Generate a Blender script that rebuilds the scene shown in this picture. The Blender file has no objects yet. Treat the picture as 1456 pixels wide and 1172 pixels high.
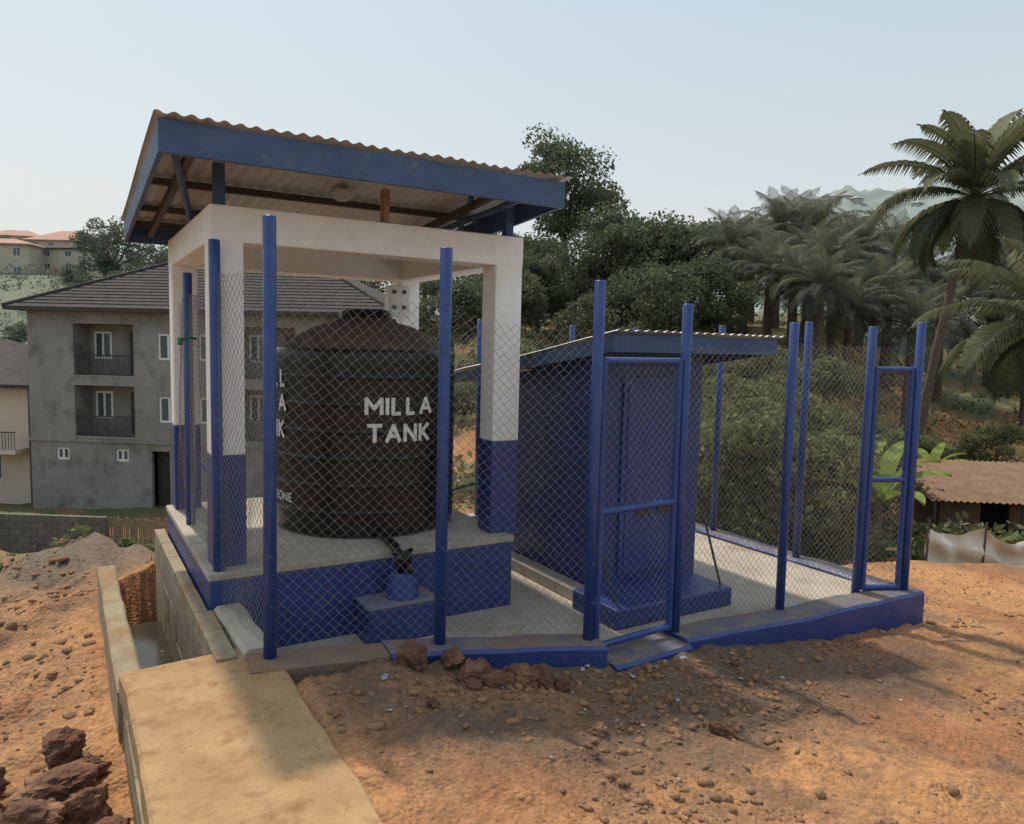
import bpy, bmesh, math, random
import numpy as np
from mathutils import Vector, Matrix, noise as mn
rng=np.random.default_rng(7); random.seed(7)
sc=bpy.context.scene
rad=math.radians
# ---------------------------------------------------------------- helpers
SY=rad(31); FW=np.array([math.sin(SY),math.cos(SY)]); RT=np.array([math.cos(SY),-math.sin(SY)])
def W(lat,d): # site survey frame -> world
    p=d*FW+lat*RT; return float(p[0]),float(p[1])
TAB=rng.random((256,256))
def vn(x,y):
    xi=np.floor(x).astype(int);yi=np.floor(y).astype(int);fx=x-xi;fy=y-yi
    fx=fx*fx*(3-2*fx);fy=fy*fy*(3-2*fy)
    a=TAB[xi%256,yi%256];b=TAB[(xi+1)%256,yi%256];c=TAB[xi%256,(yi+1)%256];d=TAB[(xi+1)%256,(yi+1)%256]
    return (a*(1-fx)+b*fx)*(1-fy)+(c*(1-fx)+d*fx)*fy
def fbm(x,y,o=4):
    s=0;a=.5
    for i in range(o):
        s=s+a*(vn(x*2**i+17.3*i,y*2**i+9.1*i)-.5);a*=.5
    return s
def link(o,parent=None):
    sc.collection.objects.link(o)
    if parent: o.parent=parent
    return o
def empty(name):
    e=bpy.data.objects.new(name,None);e.empty_display_size=.2;return link(e)
def npmesh(name,V,F,mats,parent=None,smooth=False,var=None,mi=None):
    me=bpy.data.meshes.new(name);V=np.asarray(V,dtype=np.float32);F=np.asarray(F,dtype=np.int32)
    k=F.shape[1];me.vertices.add(len(V));me.vertices.foreach_set('co',V.ravel())
    me.loops.add(F.size);me.loops.foreach_set('vertex_index',F.ravel())
    me.polygons.add(len(F));me.polygons.foreach_set('loop_start',np.arange(0,F.size,k,dtype=np.int32))
    me.polygons.foreach_set('loop_total',np.full(len(F),k,dtype=np.int32))
    if mi is not None: me.polygons.foreach_set('material_index',np.asarray(mi,dtype=np.int32))
    me.update(calc_edges=True)
    if smooth: me.polygons.foreach_set('use_smooth',np.ones(len(F),dtype=bool))
    if var is not None:
        a=me.attributes.new('var','FLOAT','FACE');a.data.foreach_set('value',np.asarray(var,dtype=np.float32))
    for m in mats: me.materials.append(m)
    o=bpy.data.objects.new(name,me);return link(o,parent)
class MB:
    def __init__(s): s.v=[];s.f=[];s.m=[]
    def add(s,vs,fs,mat=0):
        n=len(s.v);s.v+= [tuple(p) for p in vs];s.f+=[tuple(i+n for i in f) for f in fs];s.m+=[mat]*len(fs)
    def box(s,x0,x1,y0,y1,z0,z1,mat=0):
        s.hexa([(x0,y0,z0),(x1,y0,z0),(x1,y1,z0),(x0,y1,z0),(x0,y0,z1),(x1,y0,z1),(x1,y1,z1),(x0,y1,z1)],mat)
    def hexa(s,p,mat=0):
        s.add(p,[(0,3,2,1),(4,5,6,7),(0,1,5,4),(1,2,6,5),(2,3,7,6),(3,0,4,7)],mat)
    def tube(s,pts,r,n=8,mat=0,cap=True):
        pts=[Vector(p) for p in pts];R=r if isinstance(r,(list,tuple)) else [r]*len(pts)
        vs=[];fs=[]
        for i,p in enumerate(pts):
            t=(pts[min(i+1,len(pts)-1)]-pts[max(i-1,0)]).normalized()
            a=t.cross(Vector((0,1,0)) if abs(t.y)<.9 else Vector((1,0,0))).normalized();b=t.cross(a)
            for k in range(n):
                w=2*math.pi*k/n;vs.append(p+a*math.cos(w)*R[i]+b*math.sin(w)*R[i])
        for i in range(len(pts)-1):
            for k in range(n):
                fs.append((i*n+k,i*n+(k+1)%n,(i+1)*n+(k+1)%n,(i+1)*n+k))
        if cap: fs.append(tuple(range(n-1,-1,-1)));fs.append(tuple((len(pts)-1)*n+k for k in range(n)))
        s.add(vs,fs,mat)
    def obj(s,name,mats,parent=None,bevel=0,smooth=False,mtx=None):
        me=bpy.data.meshes.new(name);me.from_pydata(s.v,[],s.f)
        me.polygons.foreach_set('material_index',s.m)
        for m in mats: me.materials.append(m)
        bm=bmesh.new();bm.from_mesh(me);bmesh.ops.recalc_face_normals(bm,faces=bm.faces);bm.to_mesh(me);bm.free()
        if smooth:
            for p in me.polygons: p.use_smooth=True
        o=bpy.data.objects.new(name,me);link(o,parent)
        if mtx is not None: o.matrix_world=mtx
        if bevel:
            b=o.modifiers.new('bevel','BEVEL');b.width=bevel;b.segments=2;b.limit_method='ANGLE'
        return o
# ---------------------------------------------------------------- materials
def mat(name,c1,c2=None,scale=6,rough=.8,metal=0,bump=0,bscale=40,detail=6,lo=.35,hi=.65,c3=None,s3=2,lo3=.55,hi3=.7,spec=.5,stretch=None):
    m=bpy.data.materials.new(name);m.use_nodes=True;nt=m.node_tree;N=nt.nodes;L=nt.links
    b=N['Principled BSDF'];b.inputs['Roughness'].default_value=rough;b.inputs['Metallic'].default_value=metal
    b.inputs['Specular IOR Level'].default_value=spec
    tc=N.new('ShaderNodeTexCoord');co=tc.outputs['Object']
    if stretch:
        mp=N.new('ShaderNodeMapping');mp.inputs['Scale'].default_value=stretch;L.new(co,mp.inputs[0]);co=mp.outputs[0]
    c2=c2 or tuple(x*.8 for x in c1)
    def ramp(sc_,lo_,hi_,a,bb,src=None):
        n=N.new('ShaderNodeTexNoise');n.inputs['Scale'].default_value=sc_;n.inputs['Detail'].default_value=detail;n.inputs['Roughness'].default_value=.62
        L.new(co,n.inputs['Vector'])
        r=N.new('ShaderNodeMapRange');r.inputs[1].default_value=lo_;r.inputs[2].default_value=hi_;L.new(n.outputs['Fac'],r.inputs[0])
        x=N.new('ShaderNodeMix');x.data_type='RGBA';L.new(r.outputs[0],x.inputs[0])
        if src: L.new(src,x.inputs[6])
        else: x.inputs[6].default_value=(*a,1)
        x.inputs[7].default_value=(*bb,1);return x.outputs[2]
    out=ramp(scale,lo,hi,c1,c2)
    if c3: out=ramp(s3,lo3,hi3,None,c3,out)
    L.new(out,b.inputs['Base Color'])
    if bump:
        n=N.new('ShaderNodeTexNoise');n.inputs['Scale'].default_value=bscale;n.inputs['Detail'].default_value=5;L.new(co,n.inputs['Vector'])
        bp=N.new('ShaderNodeBump');bp.inputs['Strength'].default_value=bump;bp.inputs['Distance'].default_value=.02
        L.new(n.outputs['Fac'],bp.inputs['Height']);L.new(bp.outputs[0],b.inputs['Normal'])
    return m
def leafmat(name,dark,light,trans=.3):
    m=bpy.data.materials.new(name);m.use_nodes=True;nt=m.node_tree;N=nt.nodes;L=nt.links
    N.remove(N['Principled BSDF']);o=N['Material Output']
    at=N.new('ShaderNodeAttribute');at.attribute_name='var'
    x=N.new('ShaderNodeMix');x.data_type='RGBA';L.new(at.outputs['Fac'],x.inputs[0]);x.inputs[6].default_value=(*dark,1);x.inputs[7].default_value=(*light,1)
    d=N.new('ShaderNodeBsdfPrincipled');d.inputs['Roughness'].default_value=.65;d.inputs['Specular IOR Level'].default_value=.2
    t=N.new('ShaderNodeBsdfTranslucent');mx=N.new('ShaderNodeMixShader');mx.inputs[0].default_value=trans
    L.new(x.outputs[2],d.inputs['Base Color']);L.new(x.outputs[2],t.inputs['Color']);L.new(d.outputs[0],mx.inputs[1]);L.new(t.outputs[0],mx.inputs[2]);L.new(mx.outputs[0],o.inputs['Surface'])
    return m
M_white=mat('white_paint',(.86,.86,.85),(.79,.785,.76),scale=5,rough=.75,bump=.25,bscale=60,c3=(.56,.51,.44),s3=3,lo3=.66,hi3=.9)
M_blue=mat('blue_paint_wall',(.018,.04,.175),(.03,.056,.205),scale=4,rough=.38,bump=.2,bscale=50,c3=(.09,.10,.16),s3=7,lo3=.6,hi3=.85)
M_bpost=mat('blue_gloss_paint',(.018,.048,.20),(.03,.068,.235),scale=9,rough=.35,bump=.08,bscale=80,c3=(.09,.115,.2),s3=18,lo3=.62,hi3=.8)
M_bfas=mat('blue_fascia_paint',(.035,.08,.18),(.055,.10,.21),scale=5,rough=.55,bump=.2,bscale=50,c3=(.12,.15,.19),s3=11,lo3=.58,hi3=.8)
M_conc=mat('concrete_floor',(.46,.42,.35),(.36,.32,.265),scale=3,rough=.9,bump=.3,bscale=70,c3=(.27,.20,.14),s3=2.2,lo3=.55,hi3=.75)
M_ctop=mat('worn_curb_top',(.10,.105,.17),(.20,.175,.15),scale=7,rough=.85,bump=.3,bscale=70,c3=(.24,.15,.09),s3=3,lo3=.5,hi3=.7)
M_dtop=mat('dirty_curb_top',(.17,.13,.10),(.22,.16,.11),scale=7,rough=.9,bump=.4,bscale=60,c3=(.26,.15,.08),s3=3,lo3=.45,hi3=.65)
M_path=mat('path_concrete',(.43,.285,.145),(.34,.21,.10),scale=4,rough=.95,bump=.4,bscale=90,c3=(.27,.15,.065),s3=11,lo3=.5,hi3=.7)
M_block=mat('concrete_block',(.34,.285,.19),(.24,.20,.14),scale=6,rough=.95,bump=.5,bscale=60,c3=(.28,.16,.08),s3=3,lo3=.5,hi3=.7)
M_zinc=mat('corrugated_zinc',(.60,.63,.655),(.48,.505,.52),scale=3,rough=.6,c3=(.34,.30,.26),s3=2.6,lo3=.62,hi3=.85,stretch=(1,.25,1))
M_rust=mat('rusty_sheet',(.15,.085,.055),(.22,.14,.09),scale=3,rough=.85)
M_wood=mat('timber',(.065,.055,.055),(.10,.08,.07),scale=8,rough=.85,stretch=(.3,3,3))
M_wood2=mat('raw_timber',(.36,.24,.14),(.26,.17,.1),scale=8,rough=.85)
M_black=mat('black_plastic',(.007,.007,.008),(.011,.0105,.0105),scale=5,rough=.3,c3=(.017,.015,.013),s3=2.5,lo3=.5,hi3=.8,spec=.4)
M_dusty=mat('dusty_black_plastic',(.05,.036,.028),(.11,.075,.05),scale=3,rough=.8,lo=.3,hi=.7)
M_lett=mat('stencil_white',(.82,.82,.80),(.68,.68,.66),scale=14,rough=.7)
M_wire=mat('galvanised_wire',(.27,.255,.23),(.19,.18,.16),scale=12,rough=.5,metal=.2)
M_grey=mat('cement_render',(.215,.21,.20),(.285,.28,.265),scale=.35,rough=.95,c3=(.14,.135,.13),s3=1.1,lo3=.5,hi3=.7)
M_tile=mat('dark_roof_tile',(.05,.048,.05),(.075,.07,.068),scale=2,rough=.85,spec=.2)
M_frame=mat('white_frame',(.75,.75,.75),(.65,.65,.65),rough=.5)
M_glass=mat('window_glass',(.05,.07,.09),(.09,.12,.15),scale=.7,rough=.15)
M_dark=mat('dark_metal',(.03,.03,.03),(.05,.045,.04),rough=.6)
M_cream=mat('cream_wall',(.62,.54,.44),(.52,.45,.36),scale=.5,rough=.9)
M_bark=mat('bark',(.13,.10,.075),(.08,.06,.045),scale=6,rough=.95,bump=.5,bscale=12)
M_rock=mat('laterite_rock',(.17,.08,.045),(.10,.05,.034),scale=9,rough=.95,bump=.8,bscale=50,c3=(.30,.17,.10),s3=5,lo3=.5,hi3=.7)
M_clod=mat('earth_clod',(.30,.165,.09),(.22,.125,.07),scale=9,rough=.97,bump=.8,bscale=60,c3=(.36,.22,.12),s3=4,lo3=.5,hi3=.7)
M_peb=mat('pebble',(.30,.18,.105),(.19,.115,.075),scale=3,rough=.95,c3=(.46,.40,.32),s3=11,lo3=.56,hi3=.7)
M_mud=mat('mud_wall',(.2,.13,.09),(.13,.09,.065),scale=2,rough=.95)
M_net=mat('white_netting',(.66,.63,.56),(.52,.48,.41),scale=3,rough=.95)
M_litter=mat('litter',(.45,.46,.47),(.2,.2,.24),scale=20,rough=.8)
M_green=mat('green_hose',(.02,.2,.1),(.02,.16,.08),rough=.5)
L_mango=leafmat('mango_leaves',(.065,.085,.055),(.15,.18,.095),.3)  # greens paled to stand in for haze over mid-distance trees
L_mid=leafmat('tree_leaves',(.07,.09,.06),(.165,.19,.105),.3)  # same haze paling mixed into these greens
L_bush=leafmat('bush_leaves',(.06,.075,.033),(.21,.235,.11),.35)
L_palm=leafmat('palm_leaflets',(.055,.07,.038),(.18,.19,.10),.3)
L_oil=leafmat('oil_palm_leaflets',(.09,.105,.08),(.19,.20,.14),.3)  # lightened and greyed in place of air haze
L_far=leafmat('far_foliage',(.10,.13,.10),(.18,.215,.155),.2)  # distance haze painted into the leaf colour
L_dry=leafmat('dry_leaves',(.13,.08,.04),(.3,.2,.1),.2)
L_ban=leafmat('banana_leaf',(.10,.16,.035),(.28,.36,.09),.4)
# ---------------------------------------------------------------- terrain
ND=[0,8,9.5,12,15,20,28,36,50,65,85,110,150,250,400,3000]
NU=[-1.2,-.65,-.42,-.1,.1,.35,.6,1.2]
HT=np.array([
 [-.8,-1.0,-1.4,-1.9,-2.9,-4.2,-5.6,-6.6,-6.5,-4, 4, 9.5, 16, 24, 22, 10],
 [-.5,-1.0,-1.4,-1.9,-2.9,-4.2,-5.8,-6.7,-6.5,-4, 5, 10, 17, 25, 22, 10],
 [-.4,-.9,-1.4,-1.9,-2.9,-4.2,-5.8,-6.7,-6,-3.5, 2, 6, 10, 14, 15, 10],
 [-.3,-.5,-.8,-1.2,-1.3,-1.2,-.7,.1,2.6,4, 5, 6, 7, 8, 8, 8],
 [-.3,-.5,-.8,-1.2,-1.3,-1.2,-.6,.4,2.8,4.5, 6, 7, 8, 9, 9, 8],
 [-.3,-.6,-1.4,-2.0,-2.3,-2.0,-.9,1.0,3.4,5, 6, 7, 8, 9, 9, 8],
 [-.3,-.5,-1.2,-1.9,-2.4,-3.0,-3.3,-3.0,.4,4, 6, 7, 8, 9, 9, 8],
 [-.3,-.5,-1.2,-1.9,-2.4,-3.0,-3.3,-2.6,.8,4, 6, 7, 8, 9, 9, 8]],float)
def terrain(x,y):
    x=np.asarray(x,float);y=np.asarray(y,float)
    d=x*FW[0]+y*FW[1];lat=x*RT[0]+y*RT[1];r=np.hypot(x,y)
    u=np.where(d>.5,lat/np.maximum(d,.5),np.sign(lat)*1.2);u=np.clip(u,-1.2,1.2)
    dd=np.where(d>.5,np.where(np.abs(lat)>d*1.2,np.abs(lat)/1.2,d),np.minimum(r,7.9));dd=np.clip(dd,0,2999)
    iu=np.clip(np.searchsorted(NU,u)-1,0,len(NU)-2);idd=np.clip(np.searchsorted(ND,dd,side='right')-1,0,len(ND)-2)
    NUa=np.array(NU);NDa=np.array(ND,float)
    fu=(u-NUa[iu])/(NUa[iu+1]-NUa[iu]);fd=(dd-NDa[idd])/(NDa[idd+1]-NDa[idd]);fu=fu*fu*(3-2*fu)
    far=(HT[iu,idd]*(1-fd)+HT[iu,idd+1]*fd)*(1-fu)+(HT[iu+1,idd]*(1-fd)+HT[iu+1,idd+1]*fd)*fu
    near=np.interp(x,[-4,-1,.05,.17,.88,1.25,1.55,1.95,2.5,3.2,4.2,5.5,8],[-.7,-.35,-.15,-.15,.23,.245,.18,.075,.0,-.05,-.19,-.24,-.42])
    near=near-.12*np.clip((y-4)/4,0,1)
    rise=np.clip((2.9-y)/1.2,0,1)*np.clip((x-.8)/.2,0,1)*np.clip((2.2-x)/.8,0,1);near=near-rise*.07
    back=np.clip((-y)/3,0,1);near=near*(1-back)+(0)*back
    w=np.clip((r-6.2)/2.6,0,1);w=w*w*(3-2*w)
    z=near*(1-w)+far*w
    lf=np.clip((.25-x)/.4,0,1)
    rid=np.abs(fbm(x*4.3+31,y*4.3,4))
    z=z+fbm(x*1.3,y*1.3,3)*.10*np.clip(r/6,.5,1)+fbm(x*6,y*6,3)*.055*(1+lf*.8)+(rid-.06)*.09*(1+lf)+fbm(x*22,y*22,2)*(.02+.016*lf)+lf*fbm(x*2.7+9,y*2.7,3)*.16
    z=z+fbm(x*.25,y*.25,4)*np.clip((r-9)/10,0,1)*.9+fbm(x*.02,y*.02,4)*np.clip((r-120)/200,0,1)*10
    ins=(x>.3)&(x<5.42)&(y>3.27)&(y<6.5);z=np.where(ins,-.55,z)
    p=(x>.26)&(x<.78)&(y>-1.5)&(y<=3.75);z=np.where(p,np.minimum(z,-.3),z)
    dr=(x>.24)&(x<.6)&(y>3.6)&(y<6.3);z=np.where(dr,-.5+fbm(x*9,y*9,3)*.15,z)
    heap=np.exp(-(((x-.15)/.9)**2+((y-9.2)/1.1)**2));z=z+heap*.55*(1+fbm(x*5,y*5,3)*.8)
    return z
def tz(x,y): return float(terrain(np.array([x]),np.array([y]))[0])
na=640;cx,cy=1.6,1.6
rr=np.concatenate([np.arange(1,280)*.025,7*1.052**np.arange(0,122)])
th=np.arange(na)*2*math.pi/na
X=(cx+rr[:,None]*np.cos(th)[None,:]).ravel();Yy=(cy+rr[:,None]*np.sin(th)[None,:]).ravel()
Zz=terrain(X,Yy)
V=np.stack([X,Yy,Zz],1);nr=len(rr)
i=np.arange(nr-1)[:,None]*na;j=np.arange(na)[None,:];jn=(j+1)%na
F=np.stack([i+j,i+na+j,i+na+jn,i+jn],-1).reshape(-1,4)
Mg=bpy.data.materials.new('laterite_soil')
g=npmesh('ground',V,F,[Mg],smooth=True)
bm=bmesh.new();bm.from_mesh(g.data);bm.verts.ensure_lookup_table();bm.faces.new([bm.verts[k] for k in range(na)]);bm.to_mesh(g.data);bm.free()
# ground colours: earth types, plus painted shade and distance haze
r=np.hypot(X,Yy);n1=fbm(X*.8,Yy*.8,5);n2=fbm(X*3.1+50,Yy*3.1,5);n4=fbm(X*7+20,Yy*7,4)
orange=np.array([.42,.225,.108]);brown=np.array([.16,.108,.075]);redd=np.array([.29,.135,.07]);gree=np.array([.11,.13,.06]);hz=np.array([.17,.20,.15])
bz=np.exp(-((np.clip(np.abs(Yy-2.95)-.35,0,9))/.45)**2)*np.clip((X-.8)/.3,0,1)*np.clip((5.2-X)/1.2,0,1)  # brown earth band before the curb, shade put into its colour
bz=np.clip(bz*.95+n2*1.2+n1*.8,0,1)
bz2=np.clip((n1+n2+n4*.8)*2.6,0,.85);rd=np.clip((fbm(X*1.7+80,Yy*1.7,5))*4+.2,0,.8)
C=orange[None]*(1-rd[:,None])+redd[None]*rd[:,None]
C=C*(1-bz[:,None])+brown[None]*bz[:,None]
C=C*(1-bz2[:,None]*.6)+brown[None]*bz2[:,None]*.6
lf=np.clip((.2-X)/.3,0,1)*.3;C=C*(1-lf[:,None])+(brown*1.3)[None]*lf[:,None]
hp=np.clip(np.exp(-(((X-.15)/1.)**2+((Yy-9.2)/1.2)**2))*1.3,0,.9);C=C*(1-hp[:,None])+np.array([.15,.125,.10])[None]*hp[:,None]
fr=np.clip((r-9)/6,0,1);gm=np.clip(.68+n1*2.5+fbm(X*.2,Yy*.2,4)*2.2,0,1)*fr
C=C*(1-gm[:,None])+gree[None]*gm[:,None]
hm=np.clip((r-46)/30,0,1)*.93;C=C*(1-hm[:,None])+hz[None]*hm[:,None]  # far ground blended towards a haze colour by distance
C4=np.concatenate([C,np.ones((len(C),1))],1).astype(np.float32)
a=g.data.attributes.new('soil_shade_haze','FLOAT_COLOR','POINT');a.data.foreach_set('color',C4.ravel())
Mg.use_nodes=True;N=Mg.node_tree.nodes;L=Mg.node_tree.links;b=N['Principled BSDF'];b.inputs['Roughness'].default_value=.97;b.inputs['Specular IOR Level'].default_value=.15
at=N.new('ShaderNodeAttribute');at.attribute_name='soil_shade_haze';tc=N.new('ShaderNodeTexCoord')
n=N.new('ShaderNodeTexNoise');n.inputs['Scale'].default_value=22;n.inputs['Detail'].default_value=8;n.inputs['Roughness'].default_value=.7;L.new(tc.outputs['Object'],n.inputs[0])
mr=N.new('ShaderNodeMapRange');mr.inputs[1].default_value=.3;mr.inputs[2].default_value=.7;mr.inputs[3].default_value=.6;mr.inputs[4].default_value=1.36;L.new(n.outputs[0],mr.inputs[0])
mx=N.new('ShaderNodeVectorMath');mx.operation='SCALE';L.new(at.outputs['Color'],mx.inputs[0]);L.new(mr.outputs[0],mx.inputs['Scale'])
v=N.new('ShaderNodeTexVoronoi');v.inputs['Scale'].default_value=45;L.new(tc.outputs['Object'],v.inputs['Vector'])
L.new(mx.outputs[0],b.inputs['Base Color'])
n3=N.new('ShaderNodeTexNoise');n3.inputs['Scale'].default_value=60;n3.inputs['Detail'].default_value=8;L.new(tc.outputs['Object'],n3.inputs[0])
ad=N.new('ShaderNodeMath');ad.operation='SUBTRACT';L.new(n3.outputs[0],ad.inputs[0]);L.new(v.outputs['Distance'],ad.inputs[1])
bp=N.new('ShaderNodeBump');bp.inputs['Strength'].default_value=.75;bp.inputs['Distance'].default_value=.016;L.new(ad.outputs[0],bp.inputs['Height']);L.new(bp.outputs[0],b.inputs['Normal'])
# ---------------------------------------------------------------- water tank shelter
e=empty('water_tank_shelter')
m=MB();m.box(.66,2.63,4.33,6.32,-.5,.40,0);m.obj('slab_plinth',[M_blue],e,bevel=.012)
m=MB();m.box(.652,2.638,4.322,6.328,.4005,.445,0);m.obj('slab_top',[M_conc],e,bevel=.008)
m=MB();cols=[(.70,.88,4.43,4.62),(2.51,2.72,4.43,4.62),(.70,.88,6.12,6.31),(2.51,2.70,6.12,6.31)]
for (a0,a1,b0,b1) in cols: m.box(a0,a1,b0,b1,1.09,2.30)
m.box(.698,2.722,4.425,4.625,2.29,2.49);m.box(.698,2.722,6.115,6.315,2.29,2.49)
m.box(.699,.885,4.625,6.115,2.291,2.489);m.box(2.515,2.721,4.625,6.115,2.291,2.489);m.obj('frame_white',[M_white],e,bevel=.01)
m=MB()
for (a0,a1,b0,b1) in cols: m.box(a0-.003,a1+.003,b0-.003,b1+.003,.44,1.092)
m.obj('column_blue_base',[M_blue],e,bevel=.01)
m=MB();m.box(2.37,2.56,6.0,6.112,1.97,2.24);m.obj('control_box',[M_frame],e,bevel=.008)
m=MB()
for zz_ in (2.04,2.17): m.box(2.40,2.43,5.992,5.999,zz_,zz_+.03);m.box(2.49,2.52,5.992,5.999,zz_,zz_+.03)
m.obj('control_box_slots',[M_dark],e)
def corr(name,x0,x1,y0,y1,z0,z1,mats,parent,amp=.0075,per=.076,extra=0):
    nx=int((x1-x0)/per*8);xs=np.linspace(x0,x1,nx);ys=np.linspace(y0,y1,14)
    XX,YY=np.meshgrid(xs,ys);t=(YY-y0)/(y1-y0)
    jag=np.where(np.abs(YY-y0)<1e-6,.012*np.sin(XX*9)+.01*(vn(XX*3,YY)-.5),0)
    ZZ=z0+(z1-z0)*t+amp*np.sin(XX*2*math.pi/per)+.006*np.sin(YY*3+XX)
    V=np.stack([XX.ravel(),(YY+jag).ravel(),ZZ.ravel()],1)
    i=np.arange(13)[:,None]*nx;j=np.arange(nx-1)[None,:]
    F=np.stack([i+j,i+j+1,i+nx+j+1,i+nx+j],-1).reshape(-1,4)
    return npmesh(name,V,F,mats,parent,smooth=True)
RY0,RY1,RZ0,RZ1=4.0,6.38,2.79,2.60
def rz(y): return RZ0+(RZ1-RZ0)*(y-RY0)/(RY1-RY0)
RX0,RX1=.405,2.745
corr('roof_sheet',RX0-.02,RX1+.03,RY0-.05,RY1+.05,rz(RY0-.05)+.012,rz(RY1+.05)+.012,[M_zinc],e)
m=MB()
m.box(RX0,RX1,3.975,4.0,2.625,2.785,0)
for xa in (RX0,RX1-.025):
    m.hexa([(xa,4.0,2.63),(xa+.025,4.0,2.63),(xa+.025,RY1,RZ1-.14),(xa,RY1,RZ1-.14),(xa,4.0,2.782),(xa+.025,4.0,2.782),(xa+.025,RY1,RZ1-.002),(xa,RY1,RZ1-.002)],0)
m.box(RX0+.025,RX1-.025,RY1-.025,RY1,RZ1-.14,RZ1-.005,0)
for x in (.76,2.63): m.box(x-.03,x+.03,4.46,4.52,2.49,rz(4.46)-.03,0)
m.obj('fascia_boards',[M_bfas],e,bevel=.003)
m=MB()
for x in (.58,2.36):
    m.hexa([(x-.018,4.0,2.69),(x+.018,4.0,2.69),(x+.018,RY1-.03,2.505),(x-.018,RY1-.03,2.505),(x-.018,4.0,2.735),(x+.018,4.0,2.735),(x+.018,RY1-.03,2.55),(x-.018,RY1-.03,2.55)],0)
for y in (4.3,5.0,5.7,6.2): m.box(RX0+.026,RX1-.026,y-.018,y+.018,rz(y)-.05,rz(y)-.010,0)
m.obj('roof_timbers',[M_wood],e)
m=MB();m.box(1.72,1.76,4.46,4.52,2.49,2.70,0);m.obj('timber_stub',[M_wood2],e)
m=MB()
m.tube([(.73,5.3,2.49),(.5,4.2,2.70)],.022,6);m.tube([(2.2,4.9,2.50),(2.60,4.25,2.71)],.02,6);m.tube([(2.62,5.3,2.49),(2.3,4.4,2.71)],.018,6)
m.obj('roof_braces',[M_bfas],e)
m=MB();m.tube([(1.55,4.75,2.715),(1.55,4.75,2.68),(1.55,4.75,2.65)],[.075,.07,.035],16);m.obj('ceiling_lamp_shade',[M_zinc],e,smooth=True)
# --- tank
TX,TY,TR=1.90,5.26,.65
e=empty('water_storage_tank')
prof=[(0,.452),(TR-.04,.452),(TR-.01,.465),(TR-.002,.49),(TR-.002,.5)]
bz_=[.62,.80,.98,1.16,1.34,1.52]
for zb in bz_:
    prof+=[(TR-.002,zb-.09),(TR-.002,zb-.022),(TR-.002,zb-.010),(TR+.0012,zb-.006),(TR+.003,zb),(TR+.0012,zb+.006),(TR-.002,zb+.010),(TR-.002,zb+.022)]
prof+=[(TR-.002,1.60),(TR-.002,1.655),(TR-.006,1.68),(TR-.025,1.705),(TR-.05,1.72),(TR-.08,1.74),(TR-.2,1.82),(TR-.33,1.875),(.235,1.895),(.225,1.90),(.215,1.925),(.19,1.93),(.188,1.965),(.16,1.985),(0,1.992)]
ns=96;vs=[];fs=[]
for (rr_,zz_) in prof:
    for k in range(ns):
        w=2*math.pi*k/ns;rk=rr_
        if 1.73<zz_<1.88: rk=rr_*(1+.007*math.cos(w*12))
        vs.append((TX+rk*math.cos(w),TY+rk*math.sin(w),zz_))
for q in range(len(prof)-1):
    for k in range(ns): fs.append((q*ns+k,q*ns+(k+1)%ns,(q+1)*ns+(k+1)%ns,(q+1)*ns+k))
mi=[1 if prof[f[0]//ns][1]>1.70 and prof[f[0]//ns][1]<1.91 else 0 for f in fs]
npmesh('tank_body',vs,fs,[M_black,M_dusty],e,smooth=True,mi=mi)
def wraptext(txt,size,ang,z,name,sx=1.0,off=.0025):
    cu=bpy.data.curves.new(name,'FONT');cu.body=txt;cu.size=size;cu.align_x='CENTER';cu.align_y='CENTER';cu.offset=off*size/.15;cu.space_character=1.1
    o=bpy.data.objects.new(name,cu);sc.collection.objects.link(o)
    dg=bpy.context.evaluated_depsgraph_get();me=bpy.data.meshes.new_from_object(o.evaluated_get(dg));bpy.data.objects.remove(o)
    bm=bmesh.new();bm.from_mesh(me)
    x=-.5
    while x<.5:
        gm_=bm.verts[:]+bm.edges[:]+bm.faces[:];bmesh.ops.bisect_plane(bm,geom=gm_,plane_co=(x,0,0),plane_no=(1,0,0));x+=.025
    for v_ in bm.verts:
        t=ang+v_.co.x*sx/TR;R_=TR+.0055
        v_.co=Vector((TX+R_*math.cos(t),TY+R_*math.sin(t),z+v_.co.y))
    bm.to_mesh(me);bm.free();me.materials.append(M_lett);link(bpy.data.objects.new(name,me),e)
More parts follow.
